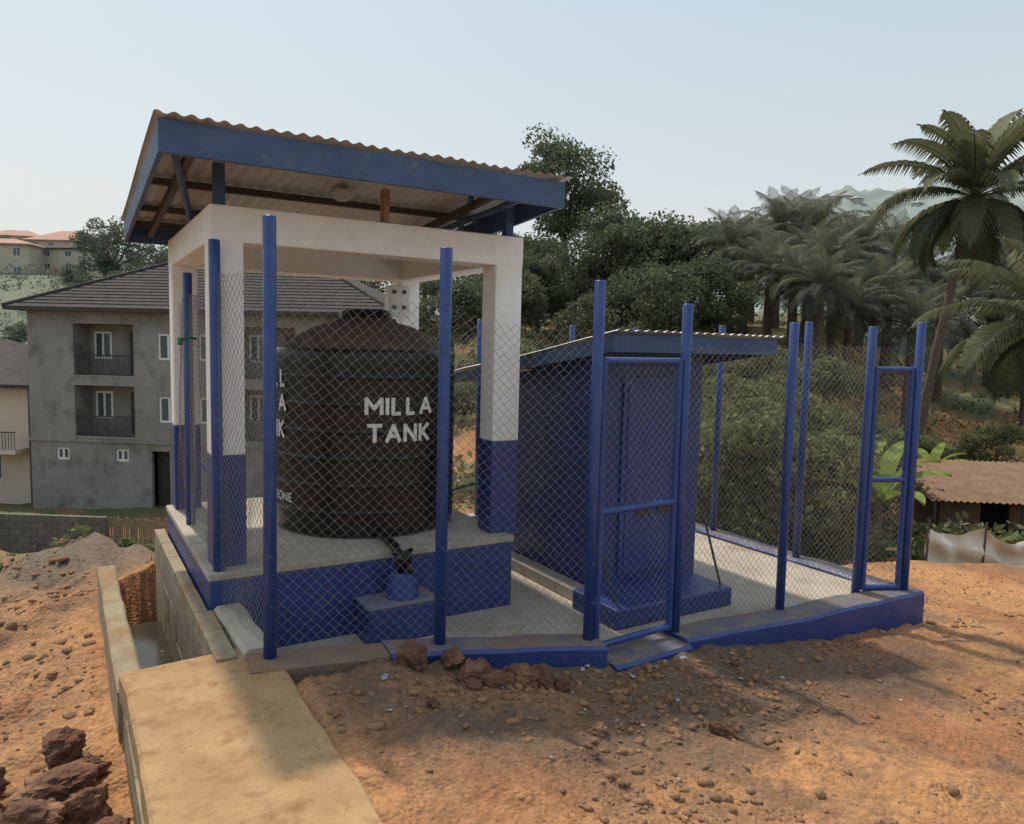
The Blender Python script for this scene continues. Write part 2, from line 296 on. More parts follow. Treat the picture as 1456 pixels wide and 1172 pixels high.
# stencilled block letters built from strokes: M I L A T N K
GL={'M':[[(0,0),(0,1)],[(0,1),(.5,.35)],[(.5,.35),(1,1)],[(1,1),(1,0)]],'I':[[(.0,0),(.0,1)]],'L':[[(0,1),(0,0)],[(0,.0),(.72,.0)]],
 'A':[[(0,0),(.5,1)],[(.5,1),(1,0)],[(.2,.33),(.8,.33)]],'T':[[(0,1),(1,1)],[(.5,1),(.5,0)]],'N':[[(0,0),(0,1)],[(0,1),(1,0)],[(1,0),(1,1)]],'K':[[(0,0),(0,1)],[(0,.42),(.85,1)],[(.2,.55),(.9,0)]]}
GW={'M':.095,'I':.0,'L':.062,'A':.085,'T':.08,'N':.075,'K':.075}
def stencil(txt,h,width,ang,z,name):
    wd=.0125;gap=.038;tot=sum(GW[c] for c in txt)+gap*(len(txt)-1);k=width/tot
    x=-width/2;V=[];F=[]
    for c in txt:
        for si,(p,q) in enumerate(GL[c]):
            p=np.array([x+p[0]*GW[c]*k*(1/.85 if c in 'LK' and 0 else 1),(p[1]-.5)*h]);q=np.array([x+q[0]*GW[c]*k,(q[1]-.5)*h])
            d=(q-p)/np.linalg.norm(q-p);nn=np.array([-d[1],d[0]])*wd;p2=p-d*wd*.55;q2=q+d*wd*.55;n=10;off=.0058+.0005*si
            for s_ in range(n+1):
                cpt=p2+(q2-p2)*s_/n
                for sg in (1,-1):
                    pt=cpt+nn*sg;t=ang+pt[0]/TR;V.append((TX+(TR+off)*math.cos(t),TY+(TR+off)*math.sin(t),z+pt[1]))
            b0=len(V)-2*(n+1)
            for s_ in range(n): F.append((b0+2*s_,b0+2*s_+1,b0+2*s_+3,b0+2*s_+2))
        x+=(GW[c]+gap)*k
    npmesh(name,V,F,[M_lett],e)
A0=rad(-89)
stencil("MILLA",.098,.465,A0,1.335,'lettering_upper');stencil("TANK",.105,.44,A0,1.155,'lettering_lower')
A1=rad(-188)
stencil("MILLA",.098,.465,A1+rad(3),1.335,'lettering_side');stencil("TANK",.105,.44,A1+rad(3),1.155,'lettering_side_lower');stencil("MILL",.098,.36,A1+rad(8),1.50,'lettering_side_upper')
wraptext("SIERRA LEONE",.085,rad(-183),.69,'lettering_small',.95)
e=empty('tap_stand')
m=MB();m.box(1.50,1.95,4.08,4.318,-.2,.165);m.obj('tap_plinth',[M_blue],e,bevel=.012)
m=MB();m.box(1.496,1.954,4.076,4.319,.1655,.19);m.obj('tap_plinth_top',[mat('worn_blue_grey',(.13,.15,.23),(.20,.20,.22),scale=8,rough=.7)],e,bevel=.008)
m=MB();m.tube([(1.76,4.20,.192),(1.76,4.20,.33),(1.76,4.20,.345)],[.105,.082,.07],24);m.obj('blue_bucket_base',[M_bpost],e,smooth=False)
m=MB();m.tube([(1.76,4.20,.345),(1.76,4.20,.42),(1.76,4.32,.47),(1.78,4.66,.50)],[.035,.035,.03,.03],10);m.tube([(1.76,4.20,.40),(1.76,4.20,.46)],[.055,.055],12);m.tube([(1.69,4.2,.47),(1.76,4.20,.46),(1.83,4.22,.47)],.014,6);m.tube([(1.76,4.15,.40),(1.76,4.09,.40),(1.76,4.07,.36)],.018,8);m.obj('valve',[M_black],e,smooth=True)
m=MB();m.tube([(2.45,5.2,.56),(2.7,5.3,.60),(3.0,5.4,.62),(3.19,5.5,.6)],.012,6);m.obj('green_hose',[M_green],None,smooth=True)
m=MB();m.tube([(.60,4.9,1.74),(.66,4.95,1.755),(.70,5.0,1.75)],.010,6);m.tube([(.60,4.9,1.755),(.60,4.9,1.71)],.015,6);m.obj('green_tap',[M_green],None,smooth=True)
m=MB();m.box(.86,5.40,3.34,6.4,-.45,-.05);m.obj('compound_floor',[M_conc])
# curb around the fence: continuous swept profile
e=empty('fence_curb')
m=MB()
def sweep(m,pts,w,zb,top=1,side=0,seed=0,ch=.018,step=.07):
    P2=[]
    for k in range(len(pts)-1):
        a=np.array(pts[k],float);b=np.array(pts[k+1],float);n=max(2,int(np.hypot(*(b-a)[:2])/step))
        for q in range(n+(k==len(pts)-2)): P2.append(a+(b-a)*q/n)
    P2=np.array(P2);n=len(P2);T=np.gradient(P2[:,:2],axis=0);T/=np.linalg.norm(T,axis=1,keepdims=True);Nn=np.stack([T[:,1],-T[:,0]],1)
    vs=[]
    for k,p in enumerate(P2):
        wob=(vn(np.array([k*.35+seed]),np.array([3.1]))[0]-.5);zt=p[2]+wob*.014;hw=w/2+wob*.008
        for (o_,z_) in ((hw,zb),(hw,zt-ch),(hw-ch,zt),(-hw+ch,zt),(-hw,zt-ch),(-hw,zb)):
            vs.append((p[0]+Nn[k,0]*o_,p[1]+Nn[k,1]*o_,z_))
    fa=[];fb=[]
    for k in range(n-1):
        for q in range(5):
            f=(k*6+q,k*6+q+1,(k+1)*6+q+1,(k+1)*6+q);(fb if q==2 else fa).append(f)
    fa+= [tuple(range(6)),tuple((n-1)*6+q for q in range(6))]
    n0=len(m.v);m.v+=vs
    for f in fa: m.f.append(tuple(i_+n0 for i_ in f));m.m.append(side)
    for f in fb: m.f.append(tuple(i_+n0 for i_ in f));m.m.append(top)
sweep(m,[(.70,3.50,.26),(1.35,3.43,.22)],.19,-.5,seed=1,top=3,side=3)
sweep(m,[(1.352,3.43,.22),(1.64,3.40,.20),(2.53,3.20,.125)],.21,-.5,seed=3,top=2)
sweep(m,[(2.535,3.19,.02),(3.135,3.23,.005)],.27,-.5,top=2,seed=5)
sweep(m,[(3.14,3.25,.035),(4.2,3.26,-.03),(5.52,3.20,-.02)],.24,-.5,seed=9,top=2)
sweep(m,[(5.42,3.325,-.02),(5.42,6.39,.0)],.20,-.7,seed=14,top=2)
sweep(m,[(.7,6.48,.1),(5.52,6.48,.02)],.16,-.9,seed=20)
sweep(m,[(.775,3.60,.27),(.755,4.318,.26)],.15,-.5,seed=22,side=1)
m.obj('curb_blue',[M_blue,M_conc,M_ctop,M_dtop],e)
m=MB()
def blocks(x0,x1,y0,y1,z0,z1,ly,lz,gap=.003,jit=.002):
    z=z0;row=0
    while z<z1-.02:
        zt=min(z+lz,z1);y=y0-(ly/2 if row%2 else 0)
        while y<y1:
            a=max(y,y0);b=min(y+ly,y1)
            if b-a>.03: m.box(x0+random.uniform(-jit,jit),x1+random.uniform(-jit,jit),a+gap,b-gap,z,zt-gap)
            y+=ly
        z=zt;row+=1
blocks(.575,.675,3.62,4.325,-.6,.245,.4,.19);blocks(.575,.648,4.33,6.4,-.6,.245,.4,.19)
m.obj('block_edge',[M_block],e,bevel=.004)
m=MB();sweep(m,[(.225,3.74,.13),(.22,4.6,.125),(.215,5.85,.14)],.11,-.6,top=0,seed=31,ch=.012);m.obj('drain_wall',[M_block])
m=MB();vs=[(.29,3.75,-.40),(.58,3.75,-.40),(.58,6.1,-.40),(.29,6.1,-.40)];m.add(vs,[(0,1,2,3)]);m.obj('drain_water',[mat('stagnant_water',(.03,.028,.022),(.05,.045,.035),rough=.15,spec=.3)])
m=MB();blocks(.185,.29,-1.4,3.7,-.6,.10,.42,.19,gap=.002,jit=.001)
o=m.obj('side_wall',[M_block],None,bevel=.003)
e=empty('concrete_path');o.parent=e
m=MB();sweep(m,[(.52,-1.5,.225),(.52,1.5,.225),(.52,3.50,.225),(.50,3.73,.225)],.655,.102,top=0,seed=44,ch=.012,step=.05)
m.obj('path_slab',[M_path],e)
# ---------------------------------------------------------------- fence
e=empty('chain_link_fence')
PR=.031
P=[(.80,3.51,.27,2.31),(1.64,3.41,.2,2.23),(2.47,3.23,.1,2.11),(3.17,3.28,.0,2.02),(4.23,3.36,-.05,1.95),(5.05,3.34,-.05,1.95),(5.42,3.19,-.03,1.99)]
Rp=[(5.40,4.15,-.02,2.01),(5.42,5.14,-.01,1.99),(5.42,6.42,0,1.98)]
Lp=[(.72,4.38,.24,2.29),(.735,5.6,.24,2.2),(.74,6.42,.2,2.2)]
Bp=[(4.6,6.45,0,1.98),(3.5,6.45,.05,2.0),(2.2,6.45,.1,2.0)]
m=MB();clamps=MB()
for (x,y,z0,z1) in P+Rp+Lp+Bp:
    lx=random.uniform(-.01,.01)
    m.tube([(x,y,z0-.1),(x+lx*.5,y,(z0+z1)/2),(x+lx,y,z1-.004),(x+lx,y,z1)],[PR,PR,PR,PR*.85],14)
    for t in np.linspace(.12,.85,7):
        zz_=z0+(z1-z0)*(t+random.uniform(-.02,.02));clamps.tube([(x,y,zz_),(x+.004,y,zz_+.004)],PR+.0022,12)
po=m.obj('posts',[M_bpost],e,smooth=False)
for p_ in po.data.polygons: p_.use_smooth=len(p_.vertices)==4
clamps.obj('tie_wires',[M_bfas],e)
def lattice(p0,p1,h0,h1,w=.054,amp=.008,seed=0,rw=.0012):
    x0,y0,b0=p0[:3];x1,y1,b1=p1[:3];Ln=math.hypot(x1-x0,y1-y0);tx,ty=(x1-x0)/Ln,(y1-y0)/Ln
    H_=.5*(h0+h1);ni=int(Ln/(w/2));nj=int(H_/(w/2))
    I,J=np.meshgrid(np.arange(ni+1),np.arange(nj+1),indexing='ij')
    def pos(I,J):
        s=I/ni;hh=J/nj;z=(b0+(b1-b0)*s)+.02+hh*(h0+(h1-h0)*s)
        k=np.sin(np.pi*np.clip(s,0,1))
        off=k*(amp*2*np.sin(s*5+hh*4+seed)+amp*np.sin(s*13+seed*3)*np.cos(hh*9+seed))
        dz=-k*.03*hh*(1+.5*np.sin(seed))+.004*np.sin(I*1.7+J*.9+seed)
        ds=.004*np.sin(J*1.3+I*.37+seed)*k
        return np.stack([x0+tx*(s*Ln+ds)-ty*off,y0+ty*(s*Ln+ds)+tx*off,z+dz],-1)
    ok=((I+J)%2==0)
    A=[];B=[]
    for dj in (1,-1):
        mk=ok&(I<ni)&(J+dj>=0)&(J+dj<=nj)
        A.append(pos(I[mk],J[mk]));B.append(pos(I[mk]+1,J[mk]+dj))
    A=np.concatenate(A);B=np.concatenate(B);n_=np.array([-ty,tx,0.]);D=B-A;D/=np.linalg.norm(D,axis=1,keepdims=True)
    S=np.cross(D,n_)
    o=[]
    for k in range(3):
        w_=2*math.pi*k/3;o.append(n_*math.cos(w_)*rw+S*math.sin(w_)*rw)
    V=np.stack([A+o[0],A+o[1],A+o[2],B+o[0],B+o[1],B+o[2]],1).reshape(-1,3)
    base=np.arange(len(A))[:,None,None]*6
    F=(base+np.array([[0,1,4,3],[1,2,5,4],[2,0,3,5]])[None]).reshape(-1,4)
    return V,F
def mesh_panel(name,panels,parent):
    Vs=[];Fs=[];n=0
    for k,(a_,b_,h0,h1) in enumerate(panels):
        V,F=lattice(a_,b_,h0,h1,seed=k*1.7);Vs.append(V);Fs.append(F+n);n+=len(V)
    npmesh(name,np.concatenate(Vs),np.concatenate(Fs),[M_wire],parent)
mesh_panel('wire_mesh',[(P[0],P[1],1.80,1.72),(P[1],P[2],1.72,1.74),(P[3],P[4],1.76,1.80),(P[4],P[5],1.82,1.85),
  (P[0],Lp[0],1.85,1.85),(Lp[0],Lp[1],1.82,1.8),(Lp[1],Lp[2],1.8,1.8),(P[6],Rp[0],1.82,1.85),(Rp[0],Rp[1],1.85,1.8),(Rp[1],Rp[2],1.8,1.8),
  (Rp[2],Bp[0],1.8,1.8),(Bp[0],Bp[1],1.8,1.8),(Bp[1],Bp[2],1.8,1.8),(Bp[2],Lp[2],1.8,1.8)],e)
m=MB();m.tube([(.76,4.4,.88),(.80,5.6,.88)],.014,8);m.obj('side_rails',[M_bpost],e)
def gate(name,a,b,zb,zt,zm):
    e=empty(name);m=MB();r_=.021
    A=Vector(a);B=Vector(b);t=(B-A).normalized()
    A2=A+t*.055;B2=B-t*.055
    for z_ in (zb,zm,zt): m.tube([(A2.x,A2.y,z_),(B2.x,B2.y,z_)],r_,10)
    m.tube([(A2.x,A2.y,zb-.015),(A2.x,A2.y,zt+.015)],r_,10);m.tube([(B2.x,B2.y,zb-.015),(B2.x,B2.y,zt+.015)],r_,10)
    for z_ in (zb+.25,zt-.25):
        m.box(A.x+.02,A.x+.06,A.y-.012,A.y+.012,z_,z_+.05)
    m.obj('gate_frame',[M_bpost],e,smooth=False)
    mesh_panel('gate_mesh',[((A2.x,A2.y,zb),(B2.x,B2.y,zb),zt-zb,zt-zb)],e)
gate('fence_gate',(2.47,3.23,0),(3.17,3.28,0),.07,1.68,.84)
gate('fence_gate',(5.05,3.34,0),(5.42,3.19,0),.0,1.64,.82)
# ---------------------------------------------------------------- shed
e=empty('blue_equipment_shed')
sx0,sx1,sy0,sy1=3.19,4.13,4.09,5.85
m=MB()
m.hexa([(sx0,sy0,-.05),(sx1,sy0,-.05),(sx1,sy1,-.05),(sx0,sy1,-.05),(sx0,sy0,1.73),(sx1,sy0,1.73),(sx1,sy1,1.42),(sx0,sy1,1.42)],0)
m.obj('shed_walls',[M_blue],e,bevel=.008)
m=MB();m.box(3.36,3.94,sy0-.022,sy0-.004,.14,1.55);m.box(3.40,3.90,sy0-.03,sy0-.0235,.2,.82);m.box(3.40,3.90,sy0-.03,sy0-.0235,.9,1.5);m.obj('shed_door',[M_bpost],e,bevel=.006)
m=MB();m.box(3.86,3.90,sy0-.05,sy0-.0305,.8,.9);m.box(3.5,3.62,sy0-.04,sy0-.031,.55,.60);m.box(3.7,3.82,sy0-.04,sy0-.031,.55,.60);m.obj('door_fittings',[M_dark],e)
m=MB();m.box(2.97,4.02,3.60,4.085,-.049,.085);m.obj('shed_step',[M_blue],e,bevel=.015)
m=MB();m.box(3.05,3.186,4.12,5.85,-.049,.04);m.obj('shed_ledge',[M_conc],e,bevel=.01)
fy=3.70;sxl=2.96
def sz(y): return 1.85+(1.505-1.85)*(y-fy)/(6.0-fy)
corr('shed_roof_sheet',sxl-.02,4.50,fy-.04,6.05,sz(fy-.04)+.004,sz(6.05)+.004,[M_zinc],e)
m=MB()
m.box(sxl,4.47,fy,fy+.022,1.725,1.838)
for x in (sxl,4.447):
    m.hexa([(x,fy+.022,1.73),(x+.022,fy+.022,1.73),(x+.022,6.0,1.40),(x,6.0,1.40),(x,fy+.022,1.832),(x+.022,fy+.022,1.832),(x+.022,6.0,1.49),(x,6.0,1.49)])
m.obj('shed_fascia',[M_bfas],e,bevel=.003)
m=MB()
for y in (3.95,4.6,5.2,5.8): m.box(sxl+.025,4.445,y-.02,y+.02,sz(y)-.062,sz(y)-.016)
m.obj('shed_purlins',[M_wood],e)
m=MB();m.tube([(2.95,3.9,.72),(3.05,3.72,.09)],.009,6);m.tube([(3.98,3.95,.75),(3.96,3.66,.09)],.009,6);m.obj('stay_rods',[M_dark],e)
# ---------------------------------------------------------------- rocks and litter
def rock(m,c,s,seed,sub=3):
    bm=bmesh.new();bmesh.ops.create_icosphere(bm,subdivisions=sub,radius=1)
    q=Vector((seed*3.1,seed*1.7,seed*.9));rot=Matrix.Rotation(seed*2.4,3,'Z')@Matrix.Rotation(seed,3,'X')
    st=Vector((random.uniform(.8,1.3),random.uniform(.65,1),random.uniform(.55,.85)))
    for v in bm.verts:
        d=v.co.copy();k=1+.38*mn.noise(d*1.1+q)+.24*mn.noise(d*2.6+q)+.14*mn.noise(d*6+q)
        v.co=rot@Vector((d.x*st.x,d.y*st.y,d.z*st.z))*k*s+Vector(c)
    bm.verts.index_update();m.add([v.co for v in bm.verts],[[v.index for v in f.verts] for f in bm.faces]);bm.free()
m=MB();sd=1
for k in range(64):
    x=random.uniform(-.85,.11);y=random.uniform(2.6,3.75);s=random.uniform(.045,.12)
    z=tz(x,y)+s*.4+.16*max(0,1-abs(x+.15)/.5)*random.random()
    rock(m,(x,y,z),s,sd,sub=4);sd+=1
m.obj('rock_pile',[M_rock])
for (x,y,s) in ((1.40,3.22,.08),(1.62,3.20,.08),(1.66,3.08,.08),(1.74,2.99,.065),(1.88,2.99,.088),(1.99,2.96,.078),(2.06,2.90,.055),(1.60,2.95,.035),(1.95,2.45,.04),(2.55,2.3,.05),(1.3,2.75,.03)):
    m=MB();rock(m,(x,y,tz(x,y)+s*.35),s,sd,sub=4);sd+=1;m.obj('laterite_rock',[M_rock])
bm=bmesh.new();bmesh.ops.create_icosphere(bm,subdivisions=1,radius=1);iv=np.array([v.co[:] for v in bm.verts]);bm.verts.index_update();iff=np.array([[v.index for v in f.verts] for f in bm.faces]);bm.free()
def scatter(name,n,x0,x1,y0,y1,smin,smax,mt,pw=3,dens=None,sink=.2,flat=(.4,.8)):
    x=rng.uniform(x0,x1,n);y=rng.uniform(y0,y1,n)
    ok=~((x>.12)&(x<.9)&(y<3.8))&~((x>.55)&(x<5.55)&(y>3.05))&~((x>.1)&(x<.6)&(y>3.6)&(y<6))
    if dens is not None: ok&=(rng.random(n)<dens(x,y))
    x=x[ok];y=y[ok];n=len(x);s=smin+(smax-smin)*rng.random(n)**pw
    z=terrain(x,y)+s*sink;sc3=np.stack([rng.uniform(.6,1.4,n),rng.uniform(.5,1,n),rng.uniform(*flat,n)],1)*s[:,None]
    ang=rng.uniform(0,6.28,n);P_=iv[None]*rng.uniform(.65,1.3,(n,12,1))*sc3[:,None]
    ca,sa=np.cos(ang)[:,None],np.sin(ang)[:,None]
    Q=np.stack([P_[...,0]*ca-P_[...,1]*sa+x[:,None],P_[...,0]*sa+P_[...,1]*ca+y[:,None],P_[...,2]+z[:,None]],-1)
    Fc=(np.arange(n)[:,None,None]*12+iff[None]).reshape(-1,3)
    return npmesh(name,Q.reshape(-1,3),Fc,[mt])
def dn(x,y): return np.clip(.14+fbm(x*1.6,y*1.6,4)*3+.6*np.exp(-((y-2.9)/.45)**2)*(x<5),0.02,1)
scatter('gravel',42000,-3,8,.6,8,.002,.017,M_peb,4,dn)
scatter('stones',320,-3,7,1.2,8,.014,.05,M_rock,3,dn)
scatter('earth_clods',2800,-4,.15,2,10,.01,.055,M_clod,4,None,.1)
scatter('earth_crumbs',9000,.9,7,1.0,3.1,.004,.034,M_clod,4,dn,.15)
def leafcloud(C,size,var,flat=0.,aspect=.5,rg=rng):
    n=len(C);a_=rg.normal(size=(n,3));a_[:,2]*=(1-flat);a_/=np.linalg.norm(a_,axis=1,keepdims=True)
    b_=np.cross(a_,rg.normal(size=(n,3)));b_/=np.linalg.norm(b_,axis=1,keepdims=True)
    s=(size*rg.uniform(.6,1.3,n))[:,None]
    V=np.stack([C-a_*s,C+b_*s*aspect,C+a_*s,C-b_*s*aspect],1).reshape(-1,3)
    F=np.arange(n*4).reshape(-1,4);return V,F
x=rng.uniform(-2,6,1100);y=rng.uniform(1.6,3.05,1100)
ok=~((x>.12)&(x<.9))&(rng.random(1100)<dn(x,y));x=x[ok];y=y[ok]
C_=np.stack([x,y,terrain(x,y)+.008],1);V,F=leafcloud(C_,.016,None,flat=.85);npmesh('dry_leaf_litter',V,F,[L_dry],var=rng.random(len(F)))
x=np.concatenate([rng.uniform(1.1,4.0,30),rng.uniform(.3,.55,22),rng.uniform(-1,.1,8)]);y=np.concatenate([rng.normal(2.8,.22,30),rng.uniform(3.9,5.5,22),rng.uniform(4,7,8)]);V=[];F=[]
for a_,b_,c_ in zip(x,y,np.maximum(terrain(x,y),-.4)):
    s=.007+.02*random.random()**2;n0=len(V);w_=random.random()*6
    for ii in range(4):
        for jj in range(4):
            px=(ii/3-.5)*s*1.6;py=(jj/3-.5)*s;V.append((a_+px*math.cos(w_)-py*math.sin(w_),b_+px*math.sin(w_)+py*math.cos(w_),c_+.004+random.random()*s*.45))
    for ii in range(3):
        for jj in range(3): k=n0+ii*4+jj;F.append((k,k+4,k+5,k+1))
npmesh('litter_scraps',V,F,[M_litter])
# ---------------------------------------------------------------- vegetation
def crown(clumps,n_per,leaf,rg,flatb=.6):
    Cs=[];vs=[]
    for (c,rc,v) in clumps:
        d=rg.normal(size=(n_per,3));d/=np.linalg.norm(d,axis=1,keepdims=True)
        d[:,2]=np.where(d[:,2]<0,d[:,2]*flatb,d[:,2]);r_=rc*rg.uniform(.55,1.08,n_per)
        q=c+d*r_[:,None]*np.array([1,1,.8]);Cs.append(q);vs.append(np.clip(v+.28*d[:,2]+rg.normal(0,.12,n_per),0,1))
    C_=np.concatenate(Cs);V,F=leafcloud(C_,leaf,None,rg=rg);return V,F,np.concatenate(vs)
def tree_mesh(name,h,R,hc,seed,ncl=34,n_per=260,leaf=.12,lm=None,trunk=.18):
    rg=np.random.default_rng(seed);clumps=[];m=MB()
    cz=h-hc*.5
    m.tube([(0,0,-.6),(0.02*h,0,cz*.35),(.0,.02*h,cz*.8)],[trunk*1.3,trunk,trunk*.7],8,0)
    for k in range(ncl):
        d=rg.normal(size=3);d/=np.linalg.norm(d);q=rg.uniform(.45,1)**.6
        rc=R*rg.uniform(.2,.38);c=np.array([d[0]*(R-rc*.6)*q,d[1]*(R-rc*.6)*q,cz+d[2]*hc*.42*q])
        clumps.append((c,rc,rg.uniform(.1,.7)))
        if k%2==0: m.tube([(0,0.01*h,cz*.6+rg.uniform(0,.2)*cz),tuple(c*.5+np.array([0,0,cz*.35])),tuple(c)],[trunk*.5,trunk*.3,trunk*.08],5,0,cap=False)
    V,F,vv=crown(clumps,n_per,leaf,rg)
    nv=len(m.v);allV=np.concatenate([np.array(m.v),V])
    mq=[f for f in m.f if len(f)==4];mF=np.array(mq)
    allF=np.concatenate([mF,F+nv]);mi=np.concatenate([np.zeros(len(mF)),np.ones(len(F))]);vv=np.concatenate([np.zeros(len(mF)),vv])
    return npmesh(name,allV,allF,[M_bark,lm],None,var=vv,mi=mi)
def inst(name,src,x,y,z,s=1,rot=0,sz_=None):
    o=bpy.data.objects.new(name,src.data);link(o);o.location=(x,y,z);o.scale=(s,s,sz_ or s);o.rotation_euler[2]=rot;return o
def L_(px,d): return (px-728)/1060*d
used=set()
def P_(src,name,lat,d,zoff=0,s=1,rot=0,sz_=None):
    x,y=W(lat,d);z=tz(x,y)+zoff
    if src.name not in used:
        used.add(src.name);src.location=(x,y,z);src.scale=(s,s,sz_ or s);src.rotation_euler[2]=rot;return src
    return inst(name,src,x,y,z,s,rot,sz_)
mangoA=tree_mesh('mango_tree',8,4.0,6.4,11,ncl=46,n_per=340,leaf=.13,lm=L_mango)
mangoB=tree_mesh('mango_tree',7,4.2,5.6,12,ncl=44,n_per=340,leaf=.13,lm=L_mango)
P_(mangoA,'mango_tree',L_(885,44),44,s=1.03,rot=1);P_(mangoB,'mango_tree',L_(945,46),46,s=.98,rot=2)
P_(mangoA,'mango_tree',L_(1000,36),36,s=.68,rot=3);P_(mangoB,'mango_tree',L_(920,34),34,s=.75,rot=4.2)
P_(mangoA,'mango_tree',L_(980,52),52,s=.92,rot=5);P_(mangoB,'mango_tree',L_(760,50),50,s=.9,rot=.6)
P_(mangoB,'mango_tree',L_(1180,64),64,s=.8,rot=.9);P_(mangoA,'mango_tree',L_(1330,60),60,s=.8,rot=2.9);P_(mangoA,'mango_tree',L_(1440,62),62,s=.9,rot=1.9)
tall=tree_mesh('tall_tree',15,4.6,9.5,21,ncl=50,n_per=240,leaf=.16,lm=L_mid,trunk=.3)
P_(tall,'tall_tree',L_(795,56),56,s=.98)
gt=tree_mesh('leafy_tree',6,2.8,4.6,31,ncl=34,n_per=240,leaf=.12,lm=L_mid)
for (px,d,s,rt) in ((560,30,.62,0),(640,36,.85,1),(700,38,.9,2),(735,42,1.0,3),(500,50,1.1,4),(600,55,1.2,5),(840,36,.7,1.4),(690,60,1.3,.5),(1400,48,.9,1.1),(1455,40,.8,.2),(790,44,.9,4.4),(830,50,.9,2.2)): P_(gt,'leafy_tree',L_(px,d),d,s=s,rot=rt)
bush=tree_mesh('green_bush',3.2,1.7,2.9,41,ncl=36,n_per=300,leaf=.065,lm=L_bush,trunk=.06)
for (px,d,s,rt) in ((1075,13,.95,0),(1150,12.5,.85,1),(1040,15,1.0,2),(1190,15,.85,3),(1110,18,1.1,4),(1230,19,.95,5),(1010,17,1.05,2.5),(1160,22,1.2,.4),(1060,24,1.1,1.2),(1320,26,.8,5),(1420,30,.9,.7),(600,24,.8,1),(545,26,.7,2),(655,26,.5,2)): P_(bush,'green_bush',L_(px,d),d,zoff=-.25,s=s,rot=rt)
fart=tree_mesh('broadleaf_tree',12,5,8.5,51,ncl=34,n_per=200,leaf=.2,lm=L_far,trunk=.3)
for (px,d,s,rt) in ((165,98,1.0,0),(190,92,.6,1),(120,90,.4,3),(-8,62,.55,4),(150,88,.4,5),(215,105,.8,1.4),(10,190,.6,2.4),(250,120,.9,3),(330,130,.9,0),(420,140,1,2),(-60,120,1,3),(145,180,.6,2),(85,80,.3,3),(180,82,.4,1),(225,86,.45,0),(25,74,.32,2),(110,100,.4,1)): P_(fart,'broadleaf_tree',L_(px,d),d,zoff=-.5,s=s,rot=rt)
def undergrowth(name,n,u0,u1,d0,d1,lm,leaf,rc0,rc1,seed,per=26,thr=0):
    rg=np.random.default_rng(seed);d=rg.uniform(d0,d1,n);u=rg.uniform(u0,u1,n);x=d*FW[0]+u*d*RT[0];y=d*FW[1]+u*d*RT[1]
    k=fbm(x*.3+3,y*.3,3)+rg.normal(0,.1,n)>thr;x=x[k];y=y[k];d=d[k];z=terrain(x,y);cl=[]
    for a_,b_,c_,dd in zip(x,y,z,d): 
        rc=rg.uniform(rc0,rc1)*(.5+dd/50);cl.append((np.array([a_,b_,c_+rc*.2]),rc,rg.uniform(.1,.8)))
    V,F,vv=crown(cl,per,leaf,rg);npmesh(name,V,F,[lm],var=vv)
undergrowth('undergrowth',1900,-.2,1.0,13,64,L_bush,.12,.25,.9,5,per=34,thr=-.08)
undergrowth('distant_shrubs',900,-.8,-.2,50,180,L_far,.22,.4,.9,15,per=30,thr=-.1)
undergrowth('weeds',260,-.75,-.35,7.5,19,L_bush,.04,.08,.18,6,per=34,thr=.06)
undergrowth('dry_brush',700,-.15,.9,11,50,L_dry,.09,.2,.6,8,per=22,thr=.02)
